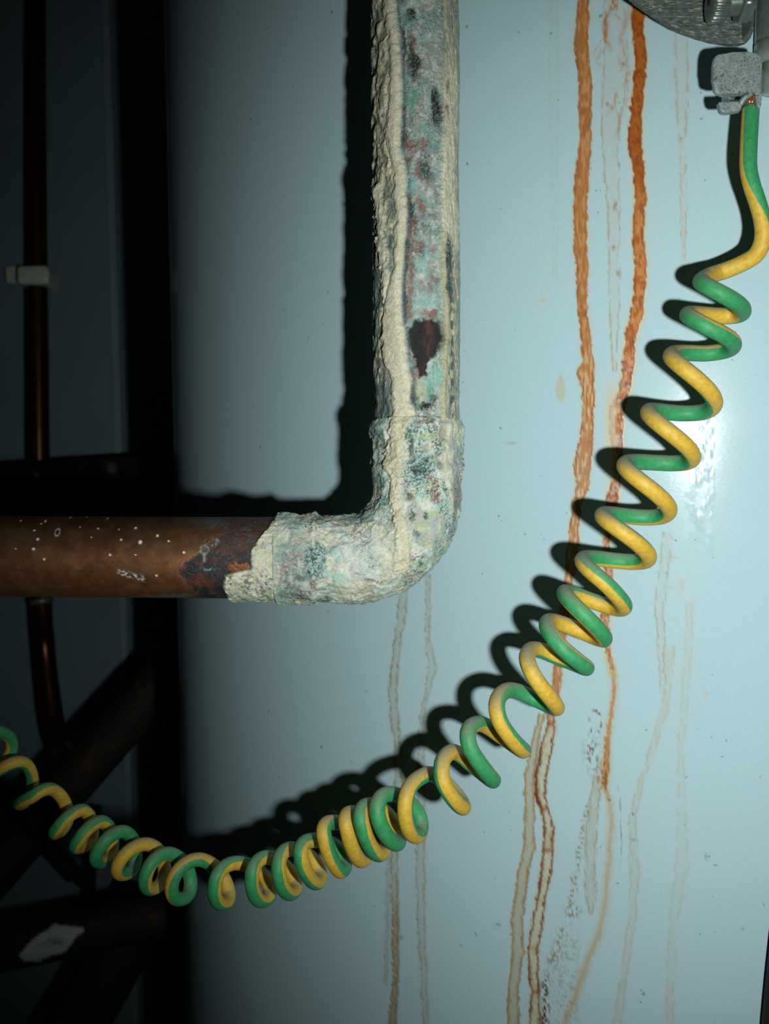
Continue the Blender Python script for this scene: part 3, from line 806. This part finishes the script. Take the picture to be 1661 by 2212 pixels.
        # verdigris line underneath and along the top near the fitting
        m = smoothstep(1277, 1286, Y + (nM - .5) * 14 + np.interp(X, [0, 150, 260, 400, 500], [-7, -3, -8, 2, 8])); col = mix(col, lm((66, 88, 86)), m * .85); bare *= 1 - m
        m = smoothstep(400, 470, X) * smoothstep(1150, 1128, Yw); col = mix(col, lm((60, 78, 76)), m * .8); bare *= 1 - m
        # dark tarnish
        left = np.interp(Y, [1100, 1140, 1180, 1200, 1215, 1230, 1250, 1275, 1300], [470, 500, 455, 430, 412, 405, 410, 425, 400])
        m = smoothstep(-6, 10, Xw + (nG - .5) * 26 - left)
        tar = mix(full((38, 36, 36)), lm((80, 50, 38)), smoothstep(.45, .6, nG))
        tar = mix(tar, lm((26, 30, 32)), smoothstep(.5, .6, nM) * .8)
        tar = mix(tar, lm((74, 56, 47)), smoothstep(1205, 1160, Yw) * .75)
        tar = mix(tar, lm((66, 100, 100)), smoothstep(.63, .68, nH) * .45)
        tar = mix(tar, lm((92, 46, 34)), blob(445, 1248, 20, 12) * .9 + blob(468, 1258, 12, 8) * .6)
        tar = mix(tar, lm((34, 36, 50)), blob(488, 1250, 16, 46) * .7)
        col = col * (1 - m[..., None]) + tar * m[..., None]; bare *= (1 - m); th += m * .12 * nF
        op = blob(530, 1221, 26, 9); col = mix(col, lm((132, 84, 54)), op * (.5 + .5 * smoothstep(.4, .55, nF))); bare = np.maximum(bare, op * .8)
        # crust
        cl = np.interp(Y, [1100, 1120, 1140, 1160, 1185, 1205, 1222, 1228, 1236, 1260, 1300], [600, 596, 588, 570, 553, 552, 556, 530, 498, 493, 500])
        m = smoothstep(-3, 5, Xw * .5 + X * .5 - cl)
        cc = mix(cream, lm((184, 192, 150)), smoothstep(.5, .65, nG) * .5)
        cc = mix(cc, lm((190, 206, 200)), smoothstep(.52, .66, nM) * .6)
        cc = mix(cc, lm((92, 66, 60)), (smoothstep(.58, .66, nH) * smoothstep(1225, 1240, Y)) * .8)
        cc = mix(cc, lm((108, 176, 140)), smoothstep(1262, 1276, Yw) * smoothstep(.45, .6, nH) * .5)
        cc = mix(cc, lm((96, 116, 110)), smoothstep(.62, .68, nF) * .6)
        col = col * (1 - m[..., None]) + cc * m[..., None]; bare *= (1 - m)
        th += m * (.35 + .9 * nM + .2 * nF)
        # paint specks
        for cx, cy, r in ((5, 1128, 4), (109, 1163, 3.2), (103, 1183, 3.2), (126, 1204, 2.6), (262, 1195, 2.6), (323, 1169, 4.2), (357, 1156, 3), (308, 1140, 2.6), (283, 1164, 2.6), (382, 1167, 2.2), (415, 1190, 2.6), (60, 1125, 2.2), (113, 1126, 2.6), (107, 1131, 2),
                          (98, 1145, 2.2), (230, 1141, 2), (191, 1138, 1.8), (240, 1120, 2), (66, 1182, 1.8), (274, 1143, 1.6), (220, 1159, 1.8), (160, 1118, 2), (6, 1162, 1.8), (357, 1238, 2.4), (315, 1195, 1.6), (193, 1117, 1.6)):
            m = 1 - smoothstep(.7, 1.2, np.hypot(X - cx, Y - cy) / r); col = mix(col, lm((235, 238, 228)), m); bare *= 1 - m; th += m * .12
        for cx, cy, rx, ry in ((147, 1149, 5, 7), (5, 1130, 6, 4), (457, 1184, 8, 9)):
            if cx == 457: rx, ry = 8 + 4 * (nF - .5), 9 + 6 * (nM - .5)
            d = np.hypot((X - cx) / rx, (Y - cy) / ry); m = np.exp(-((d - 1) / .28) ** 2); m = m * (.30 if cx == 457 else .85) * smoothstep(.3, .5, nF + .08); col = mix(col, lm((196, 214, 208)), m); bare *= 1 - m; th += m * .1
        m = np.exp(-((Y - (1231 + (X - 280) * .28)) / 5.5) ** 2) * smoothstep(272, 284, X) * (1 - smoothstep(326, 336, X)) * smoothstep(.46, .56, nF)
        col = mix(col, lm((214, 222, 222)), m); bare *= 1 - m
        m = np.exp(-((X - 457) / 2.5) ** 2) * smoothstep(1186, 1196, Y) * (1 - smoothstep(1206, 1214, Y)); col = mix(col, lm((160, 176, 168)), m * .7)
        m = np.exp(-(np.hypot((X - 470) / 14, (Y - 1168) / 8) - 1) ** 2 / .08) * smoothstep(.48, .6, nF); col = mix(col, lm((130, 160, 156)), m * .6)
        m = np.exp(-(((X - 465) / 16) ** 2 + ((Y - 1225) / 3) ** 2)) * smoothstep(.45, .55, nF); col = mix(col, lm((120, 180, 176)), m * .8)
    # the rear of the pipe carries the same deposits, unpainted by specks
    return col, np.clip(th, 0, None), bare


TH = np.concatenate([np.linspace(-np.pi / 2, np.pi / 2, 210, endpoint=False), np.linspace(np.pi / 2, 1.5 * np.pi, 70, endpoint=False)])


def sweep(name, cx, cy, rad, part, mat, caps=False):
    """a tube along the pipe's axis given at pixels, with its crust as real relief"""
    cx = np.asarray(cx, float); cy = np.asarray(cy, float)
    tx = np.gradient(cx); ty = np.gradient(cy); L = np.hypot(tx, ty); tx /= L; ty /= L
    sx_, sy_ = ty, -tx
    C = U(cx, cy, np.full(len(cx), D0))
    S = sx_[:, None] * RIGHT - sy_[:, None] * UP
    r = np.asarray(rad, float) * PXM
    dirs = np.cos(TH)[None, :, None] * (-FWD) + np.sin(TH)[None, :, None] * S[:, None]
    P0 = C[:, None] + r[:, None, None] * dirs
    k = np.sin(TH)[None] * np.asarray(rad)[:, None]
    X = cx[:, None] + k * sx_[:, None]; Y = cy[:, None] + k * sy_[:, None]
    col, th, bare = crust_paint(X, Y, P0, part, np.cos(TH))
    if caps:
        th[0] *= .4; th[-1] *= .4
    P1 = P0 + (th * .001)[..., None] * dirs
    me = grid_mesh(name, P1[:, ::-1], True, {'paint': col[:, ::-1], 'bare': bare[:, ::-1]}, caps)
    return link(name, me, mat, pipe)


# riser (its top runs on up to the ceiling, plain)
yy = np.arange(-40, 918, 1.7)
sweep('vertical_tube', np.interp(yy, [-40, 400, 900], [897, 897.5, 900]), yy, np.full(len(yy), 86.0) + 1.2 * np.sin(yy * .012), 'riser', M_crust)
# elbow with its two sockets
p = [(900.5, y) for y in np.arange(907, 1064, 1.7)]
p += [(760 + 141 * math.cos(t), 1066 + 141 * math.sin(t)) for t in np.linspace(0, math.pi / 2, 130)]
p += [(x, 1207) for x in np.arange(758, 598, -1.7)]
p = np.array(p)
ax = np.concatenate([[0], np.cumsum(np.hypot(*np.diff(p, axis=0).T))])
tot = ax[-1]
rad = np.interp(ax, [0, 5, 16, 40, 95, 105, 118, 150, 300, 430, tot - 92, tot - 82, tot - 72, tot - 8, tot - 2, tot], [88, 92, 97.5, 95.5, 95, 98, 94, 93, 93, 92, 92, 97.5, 94.5, 94, 95, 92])
sweep('elbow_fitting', p[:, 0], p[:, 1], rad, 'elbow', M_crust, True)
xx = np.concatenate([np.arange(612, 380, -1.7), np.arange(380, -60, -2.2)])
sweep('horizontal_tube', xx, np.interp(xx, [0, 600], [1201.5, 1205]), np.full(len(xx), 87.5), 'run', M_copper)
# runs that leave the picture
q0 = U(897, -38, D0)
V, _ = tube(np.array([q0, [q0[0], q0[1], 2.1]]), 86.5 * PXM, 48)
me = grid_mesh('upper_run', V, True, {'paint': np.broadcast_to(lin(120, 140, 132), V.shape).copy()})
link('upper_run', me, M_crust, pipe)
q0 = U(-56, 1201.2, D0)
V, _ = tube(np.array([q0, [-0.62, q0[1], q0[2]]]), 87.5 * PXM, 48)
me = grid_mesh('side_run', V, True, {'paint': np.broadcast_to(lin(112, 72, 45), V.shape).copy(), 'bare': np.ones(V.shape[:2])})
link('side_run', me, M_copper, pipe)

# ---------------------------------------------------------------- coiled earth wire
# four pixels per turn: far-side start (L), near strand (F), opposite turn (R), rear strand (B)
TURNS = [
 [(1512, 605), (1557, 634), (1604, 669), (1562, 683)],
 [(1486, 679), (1534, 709), (1584, 745), (1522, 764)],
 [(1450, 767), (1498, 813), (1543, 874), (1471, 893)],
 [(1401, 889), (1449, 936), (1496, 990), (1424, 1000)],
 [(1350, 1003), (1397, 1050), (1445, 1104), (1374, 1117)],
 [(1302, 1112), (1351, 1154), (1401, 1206), (1328, 1211)],
 [(1259, 1209), (1304, 1257), (1348, 1312), (1281, 1299)],
 [(1220, 1280), (1264, 1331), (1305, 1381), (1241, 1358)],
 [(1182, 1345), (1217, 1403), (1267, 1443), (1196, 1416)],
 [(1142, 1409), (1160, 1472), (1203, 1529), (1147, 1506)],
 [(1087, 1496), (1081, 1562), (1131, 1621), (1078, 1587)],
 [(1026, 1565), (1016, 1618), (1066, 1686), (1014, 1648)],
 [(970, 1627), (957, 1690), (1001, 1745), (962, 1692)],
 [(909, 1679), (875, 1746), (897, 1806), (904, 1758)],
 [(840, 1715), (817, 1766), (856, 1823), (849, 1775)],
 [(796, 1740), (783, 1784), (817, 1846), (822, 1796)],
 [(762, 1757), (751, 1794), (778, 1859), (786, 1812)],
 [(720, 1777), (702, 1814), (734, 1882), (736, 1838)],
 [(670, 1816), (652, 1856), (681, 1907), (684, 1868)],
 [(623, 1834), (603, 1888), (626, 1930), (632, 1892)],
 [(572, 1852), (544, 1905), (566, 1946), (578, 1903)],
 [(506, 1864), (464, 1914), (481, 1952), (489, 1910)],
 [(428, 1856), (372, 1908), (392, 1942), (411, 1896)],
 [(362, 1843), (315, 1892), (332, 1919), (355, 1873)],
 [(315, 1823), (257, 1865), (271, 1887), (293, 1849)],
 [(265, 1796), (211, 1839), (220, 1861), (243, 1831)],
 [(220, 1774), (170, 1816), (172, 1829), (199, 1806)],
 [(178, 1749), (126, 1788), (124, 1796), (146, 1766)],
 [(117, 1707), (72, 1720), (41, 1736), (68, 1712)],
 [(56, 1651), (10, 1657), (-16, 1675), (24, 1625)],
 [(7, 1584), (-32, 1592), (-52, 1612), (-30, 1562)],
 [(-44, 1520), (-78, 1530), (-96, 1548), (-80, 1500)],
]
KD = [(0, .2365), (3, .239), (6, .241), (9, .244), (12, .249), (15, .256), (18, .266), (21, .280), (24, .294), (27, .306), (31, .325)]
RH = 0.0071
pts = np.array([q for t in TURNS for q in t], float)
n = len(pts)
ctr = np.empty_like(pts)
for i in range(n):
    if 2 <= i < n - 2:
        ctr[i] = pts[i - 2] / 8 + pts[i - 1] / 4 + pts[i] / 4 + pts[i + 1] / 4 + pts[i + 2] / 8
    else:
        ctr[i] = np.nan
ctr[1] = 2 * ctr[2] - ctr[3]; ctr[0] = 2 * ctr[1] - ctr[2]
ctr[n - 2] = 2 * ctr[n - 3] - ctr[n - 4]; ctr[n - 1] = 2 * ctr[n - 2] - ctr[n - 3]
off = pts - ctr
kk = np.array(KD)
dax = np.interp(np.arange(n) / 4.0, kk[:, 0], kk[:, 1])
dz = np.zeros(n)
for i in range(n):
    rpx = RH * F / dax[i]
    if i % 2 == 1:
        amp = math.sqrt(max(rpx ** 2 - off[i] @ off[i], (.62 * rpx) ** 2)) * dax[i] / F
        dz[i] = -amp if i % 4 == 1 else amp
SUB = 14
hx, hy, hd, hc = [], [], [], []
for i in range(n - 1):
    t = np.linspace(0, 1, SUB, endpoint=False)
    c0, s0 = np.cos(t * np.pi / 2), np.sin(t * np.pi / 2)
    c = ctr[i] + (ctr[i + 1] - ctr[i]) * t[:, None]
    o = c0[:, None] * off[i] + s0[:, None] * off[i + 1]
    d = dax[i] + (dax[i + 1] - dax[i]) * t
    hx.append((c + o)[:, 0]); hy.append((c + o)[:, 1]); hd.append(d + c0 * dz[i] + s0 * dz[i + 1]); hc.append(np.column_stack([c, d]))
hx, hy, hd = map(np.concatenate, (hx, hy, hd)); hc = np.vstack(hc)
hp = U(hx, hy, hd); hcen = U(hc[:, 0], hc[:, 1], hc[:, 2])
hphase = np.arange(len(hx)) / SUB / 4.0
LEAD = [(1622, 233, .2365), (1618, 300, .2355), (1616.5, 360, .2352), (1624, 400, .2352), (1635, 433, .2355), (1645, 468, .236), (1649, 502, .2365), (1644, 530, .2372), (1630, 553, .2385), (1597, 572, .2405), (1556, 588, .242), (1529, 594, .241)]
lp = catmull(np.array(LEAD), 10)[:-4]
lead = U(lp[:, 0], lp[:, 1], lp[:, 2])
# angle origin along the lead: toward the lens, easing into the rear of the helix
lref = np.tile(-FWD, (len(lead), 1))
# straight tail running to the side wall, out of the picture
tail0 = hp[-1]
tail = np.array([tail0 + (np.array([-0.62, 0.42, 1.13]) - tail0) * t for t in np.linspace(0.06, 1, 14)])
path = np.vstack([lead, hp, tail])
ref = np.vstack([-lref * 1.0, hp - hcen, np.tile(hp[-1] - hcen[-1], (14, 1))])
ref /= np.linalg.norm(ref, axis=1)[:, None]
for _ in range(2):                                # soften joins between quarter turns
    path[1:-1] = .25 * path[:-2] + .5 * path[1:-1] + .25 * path[2:]
nl = len(lead)
for _ in range(6):
    s = slice(nl - 8, nl + 8)
    path[s] = .25 * path[nl - 9:nl + 7] + .5 * path[s] + .25 * path[nl - 7:nl + 9]
# angle of the yellow band round the sheath, read along the coil (0 outward, 90 down the axis, 180 inward)
PSI = [(-1.0, 332), (-.8, 322), (-.62, 290), (-.45, 236), (-.25, 190), (.25, 186), (.75, 190), (1.25, 235), (1.75, 300), (2.25, 352), (2.75, 360), (3.25, 362), (3.75, 366), (4.25, 372), (4.75, 398), (5.25, 396), (5.75, 416), (6.25, 442), (6.75, 485), (7.25, 505),
       (7.75, 530), (8.25, 578), (8.75, 595), (9.25, 690), (9.75, 716), (10.25, 752), (10.75, 820), (11.25, 895), (12.25, 1003), (12.75, 1050), (13.25, 1085), (13.75, 1095), (14.25, 1208), (14.75, 1245), (15.25, 1300), (16.25, 1412), (17.25, 1475), (17.75, 1520), (18.25, 1690),
       (19.25, 1655), (20.25, 1640), (21.25, 1640), (21.7, 1665), (22.0, 1815), (22.25, 1860), (22.75, 1870), (23.25, 2000), (23.75, 2030), (24.25, 2155), (24.75, 2175), (25.25, 2310), (25.75, 2340), (26.25, 2390), (27.25, 2400), (28.25, 2410), (28.75, 2460), (29.25, 2550), (30.25, 2700), (32, 2760)]
# where the lead is seen its visible side is 'inward' (180): keep green to the lens, yellow turning in
ph = np.concatenate([np.linspace(-1, -.02, nl), hphase, np.linspace(hphase[-1], 32, 14)])
pa = np.array(PSI, float)
psi = np.radians(np.interp(ph, pa[:, 0], pa[:, 1]))
RW = 0.00200
SIDES = 22
V, a = tube(path, RW, SIDES, ref)
stripe = np.cos(a[None] - psi[:, None])
dust = np.broadcast_to(np.clip(.35 + .65 * smoothstep(-.3, .6, ph) - .35 * smoothstep(11, 16, ph), 0, 1)[:, None], stripe.shape).copy()
wire = empty('earth_wire', path[0], 'coiled green and yellow striped earth wire, dusty, hanging in a long sag from the clamp', 'wire')
link('sheath', grid_mesh('sheath', V, True, {'stripe': stripe, 'dust': dust}, True), M_wire, wire)
strands = np.random.RandomState(3)
for i in range(7):
    o = strands.uniform(-6, 6, 2)
    P = U(np.array([1621 + o[0] * .8, 1623 + o[0], 1624 + o[0] * 1.1, 1626 + o[0] * .8]), np.array([236, 224 + o[1] * .2, 213, 198]), np.array([.2365, .2352, .2350, .2365]) + o[1] * 1.2e-4)
    V, _ = tube(catmull(P, 5), 0.00028, 8)
    link('copper_strand', grid_mesh('copper_strand', V, True, None, True), M_strand, wire)

# ---------------------------------------------------------------- steel pipe stub and earth clamp
stub = empty('steel_pipe', U(1677, -40, .246), 'short grey galvanised pipe end beside the earth clamp', 'pipe')
q1 = U(1677, 92, .246); q2 = U(1677, 136, .246); q3 = U(1677, 202, .246)
s = .246 / F
V, _ = tube(np.array([[q1[0], q1[1], 2.1], q1 + [0, 0, .02], q1 + [0, 0, .0005], q1]), np.array([45, 45, 45, 43]) * s, 40)
link('upper_tube', grid_mesh('upper_tube', V, True, None, True), M_steel, stub)
V, _ = tube(np.array([q1, q1 - [0, 0, .0004], q2 + [0, 0, .0004], q2]), np.array([42, 45.5, 45.5, 42]) * s, 40)
link('collar', grid_mesh('collar', V, True, None, True), M_galv, stub)
V, _ = tube(np.array([q2, q2 * .5 + q3 * .5, q3 + [0, 0, .0005], q3]), np.array([31, 31, 31, 29]) * s, 40)
link('lower_tube', grid_mesh('lower_tube', V, True, None, True), M_galv, stub)

clamp = empty('earth_clamp', U(1592, 150, .236), 'pitted grey metal earth clamp gripping the bare end of the striped wire', 'clamp')
prism('strap', [(1330, -60), (1362, -4), (1371, 3), (1394, 19), (1432, 45), (1469, 66), (1505, 79), (1538, 88), (1577, 95), (1601, 94), (1614, 90), (1623, 80), (1628, 66), (1629, 40), (1629, -60)], .2385, .0016, M_strap, clamp, .0004)
prism('strap_lip', [(1622, -60), (1622, 62), (1625, 60), (1628, 50), (1629.5, -60)], .2325, .006, M_steel, clamp, .0002)


def xcyl(name, x0, x1, cy, prof, d, mat, sides=40, squash=None):
    """a turned part lying along the picture's x axis: prof = (fraction, radius px)"""
    P = np.array([U(x0 + (x1 - x0) * f, cy, d) for f, _ in prof])
    V, a = tube(P + np.arange(len(P))[:, None] * 1e-7 * RIGHT, np.array([r for _, r in prof]) * d / F, sides, np.tile(-FWD, (len(P), 1)))
    if squash is not None:
        c = P[:, None]
        V = c + (V - c) * squash(a)[None, :, None]
    return link(name, grid_mesh(name, V, True, None, True), mat, clamp, squash is None)


xcyl('screw_head', 1532, 1568, 3, [(0, 30), (.05, 40), (.2, 43), (.9, 43), (1, 39)], .2325, M_steel, 240, lambda a: 1 + .045 * np.clip(2.5 * np.sin(a * 24), -1, 1))
bm_slot = xcyl('screw_slot', 1530.5, 1534, 3, [(0, 8), (.5, 9), (1, 9)], .2325, M_cable, 16)
prof = []
for i in range(8):
    f = i / 8
    prof += [(f, 24.5), (f + .045, 30), (f + .065, 30), (f + .11, 24.5)]
xcyl('screw_thread', 1567, 1597, 3, prof + [(1, 26)], .2325, M_steel, 32)
xcyl('nut', 1595, 1622, 3, [(0, 42), (.1, 47), (.9, 47), (1, 42)], .2325, M_steel, 48, lambda a: np.cos(np.pi / 6) / np.cos((a + np.pi / 6) % (np.pi / 3) - np.pi / 6))
prism('terminal_body', [(1546, 119), (1553, 115), (1580, 113), (1620, 112), (1638, 112.5), (1645, 117), (1646, 140), (1645.5, 199), (1630, 198), (1600, 201), (1560, 203), (1548, 202), (1543, 195), (1540, 170), (1539.5, 140), (1542, 126)], .2325, .0017, M_zinc, clamp, .0007, 3, False)
prism('terminal_back', [(1585, 126), (1642, 124), (1643, 190), (1587, 190)], .2340, .008, M_steel, clamp, .0004)
prism('lower_jaw', [(1552, 220), (1602, 218), (1604, 224), (1601, 238), (1582, 241), (1563, 243), (1556, 237)], .2335, .0020, M_zinc, clamp, .0003, 2)
prism('inner_block', [(1572, 192), (1614, 192), (1606, 216), (1574, 216)], .2395, .005, M_steel, clamp, .0003)
prism('side_flange', [(1629, 190), (1645, 188), (1647, 200), (1646, 226), (1643, 232), (1638, 233), (1635, 228), (1634, 205)], .2330, .008, M_zinc, clamp, .0005)
V, _ = tube(catmull(U(np.array([1599, 1605, 1612, 1622]), np.array([226, 216, 209, 203]), np.array([.2335, .2330, .2328, .233])), 6), .00062, 12)
link('hook', grid_mesh('hook', V, True, None, True), M_zinc, clamp)

# black cable against the cylinder, at the picture's lower edge
def tank_pt(x, y, lift):
    th = math.atan((y - H / 2) / F)
    a = math.atan((x - W / 2) / F * (math.cos(TILT) + math.tan(TILT + th) * math.sin(TILT))); o = a - ALPHA
    dist = DC * math.cos(o) - math.sqrt(max((RT + lift) ** 2 - (DC * math.sin(o)) ** 2, 1e-9))
    dy = dist * math.cos(a)
    z = CAM[2] - dy * math.tan(TILT + math.atan((y - H / 2) / F))
    return np.array([dist * math.sin(a), dy, z])


cb = [tank_pt(x, y, .0042) for x, y in ((1940, 900), (1850, 1400), (1745, 1800), (1709, 1960), (1693, 2080), (1680, 2212), (1668, 2350), (1655, 2500), (1640, 2800))]
V, _ = tube(catmull(np.array(cb), 8), .0041, 20)
o = link('black_cable', grid_mesh('black_cable', V, True, None, True), M_cable)
tag(o, 'black rubber cable lying low against the white cylinder', 'cable')

# ---------------------------------------------------------------- pipes on the back wall
thin = empty('copper_pipe', U(78, 300, .76), 'thin brown copper pipe clipped upright to the back wall and bending at its foot', 'pipe')
q0 = U(77, -120, .744)
P = np.vstack([[[q0[0], q0[1], 2.1]], U(np.array([77, 78, 82, 85, 90, 96, 105, 117, 133, 150]), np.array([-120, 300, 700, 985, 1290, 1390, 1480, 1562, 1612, 1648]), np.array([.744, .744, .744, .744, .744, .75, .744, .735, .72, .70]))])
P = np.vstack([P[:2], catmull(P[1:], 8)[1:]])
V, _ = tube(P, .0076, 28)
link('tube', grid_mesh('tube', V, True, None, True), M_pipe2, thin)
P = U(np.array([88.5, 89.5, 90, 90.5]), np.array([1291, 1296, 1300, 1305]), np.full(4, .744))
V, _ = tube(P, np.array([.0078, .0088, .0088, .0078]), 24)
link('solder_joint', grid_mesh('solder_joint', V, True, None, True), M_solder, thin)
P = U(np.array([138, 146, 152, 156]), np.array([1622, 1640, 1652, 1660]), np.array([.715, .703, .697, .692]))
V, _ = tube(P, np.array([.0079, .0088, .0088, .008]), 24)
link('solder_joint', grid_mesh('solder_joint', V, True, None, True), M_solder, thin)

clip = empty('pipe_clip', U(58, 593, .77), 'white plastic clip holding the thin copper pipe to the wall', 'pipe clip')
prism('clip_base', [(11, 575), (36, 573), (37, 612), (12, 611)], .765, .034, M_clip, clip, .0015)
prism('clip_band', [(36, 574), (96, 572), (104, 578), (106, 594), (104, 608), (97, 614), (36, 613)], .7315, .026, M_clip, clip, .003)


def dark_pipe(name, pts, rad, label, splash=None, n=10, sides=28, fitting=None):
    root = empty(name, U(*pts[0]), label, 'pipe')
    P = catmull(U(np.array([p[0] for p in pts]), np.array([p[1] for p in pts]), np.array([p[2] for p in pts])), n)
    V, _ = tube(P, rad, sides)
    X, Y = project(V)
    sp_ = np.zeros(V.shape[:2]) if splash is None else splash(X, Y, V)
    link('tube', grid_mesh('tube', V, True, {'splash': sp_}, True), M_dark, root)
    for (i0, i1, r) in (fitting or []):
        Q = P[i0:i1 + 1]
        rr = np.full(len(Q), r); rr[0] = rr[-1] = rad * 1.02
        V, _ = tube(Q, rr, sides)
        link('coupling', grid_mesh('coupling', V, True, {'splash': np.zeros(V.shape[:2])}, True), M_dark, root)
    return root


def painted_glints(X, Y, V):  # two small highlights painted into the pipe's colour through the splash mask
    m = np.exp(-(((X - 238) / 5) ** 2 + ((Y - 1012) / 12) ** 2)) * .8 + np.exp(-(((X - 76) / 5) ** 2 + ((Y - 1028) / 4) ** 2)) * .6
    return m * (V[..., 1] < .68)


def paint_splash(X, Y, V):
    q = V * 1000
    nz = fbm(q * .12, 3)
    c = 2038 - (X - 110) * .44
    hw = np.interp(X, [40, 52, 90, 120, 142, 160, 182], [0, 12, 30, 32, 24, 12, 4])
    m = smoothstep(4, -3, np.abs(Y - c - (nz - .5) * 22) - hw) * (X > 42) * (X < 181)
    ink = np.exp(-(((X - 112) / 24) ** 2 + ((Y - 2036) / 9) ** 2)) * smoothstep(.42, .6, fbm(q * .3, 3, 4))
    return m * (1 - ink * .9) * (V[..., 1] < .55)


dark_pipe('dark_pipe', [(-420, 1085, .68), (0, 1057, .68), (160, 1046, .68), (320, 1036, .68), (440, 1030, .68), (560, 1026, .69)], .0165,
          'thick dark pipe crossing behind the brown copper run', lambda X, Y, V: painted_glints(X, Y, V), 12, 28)
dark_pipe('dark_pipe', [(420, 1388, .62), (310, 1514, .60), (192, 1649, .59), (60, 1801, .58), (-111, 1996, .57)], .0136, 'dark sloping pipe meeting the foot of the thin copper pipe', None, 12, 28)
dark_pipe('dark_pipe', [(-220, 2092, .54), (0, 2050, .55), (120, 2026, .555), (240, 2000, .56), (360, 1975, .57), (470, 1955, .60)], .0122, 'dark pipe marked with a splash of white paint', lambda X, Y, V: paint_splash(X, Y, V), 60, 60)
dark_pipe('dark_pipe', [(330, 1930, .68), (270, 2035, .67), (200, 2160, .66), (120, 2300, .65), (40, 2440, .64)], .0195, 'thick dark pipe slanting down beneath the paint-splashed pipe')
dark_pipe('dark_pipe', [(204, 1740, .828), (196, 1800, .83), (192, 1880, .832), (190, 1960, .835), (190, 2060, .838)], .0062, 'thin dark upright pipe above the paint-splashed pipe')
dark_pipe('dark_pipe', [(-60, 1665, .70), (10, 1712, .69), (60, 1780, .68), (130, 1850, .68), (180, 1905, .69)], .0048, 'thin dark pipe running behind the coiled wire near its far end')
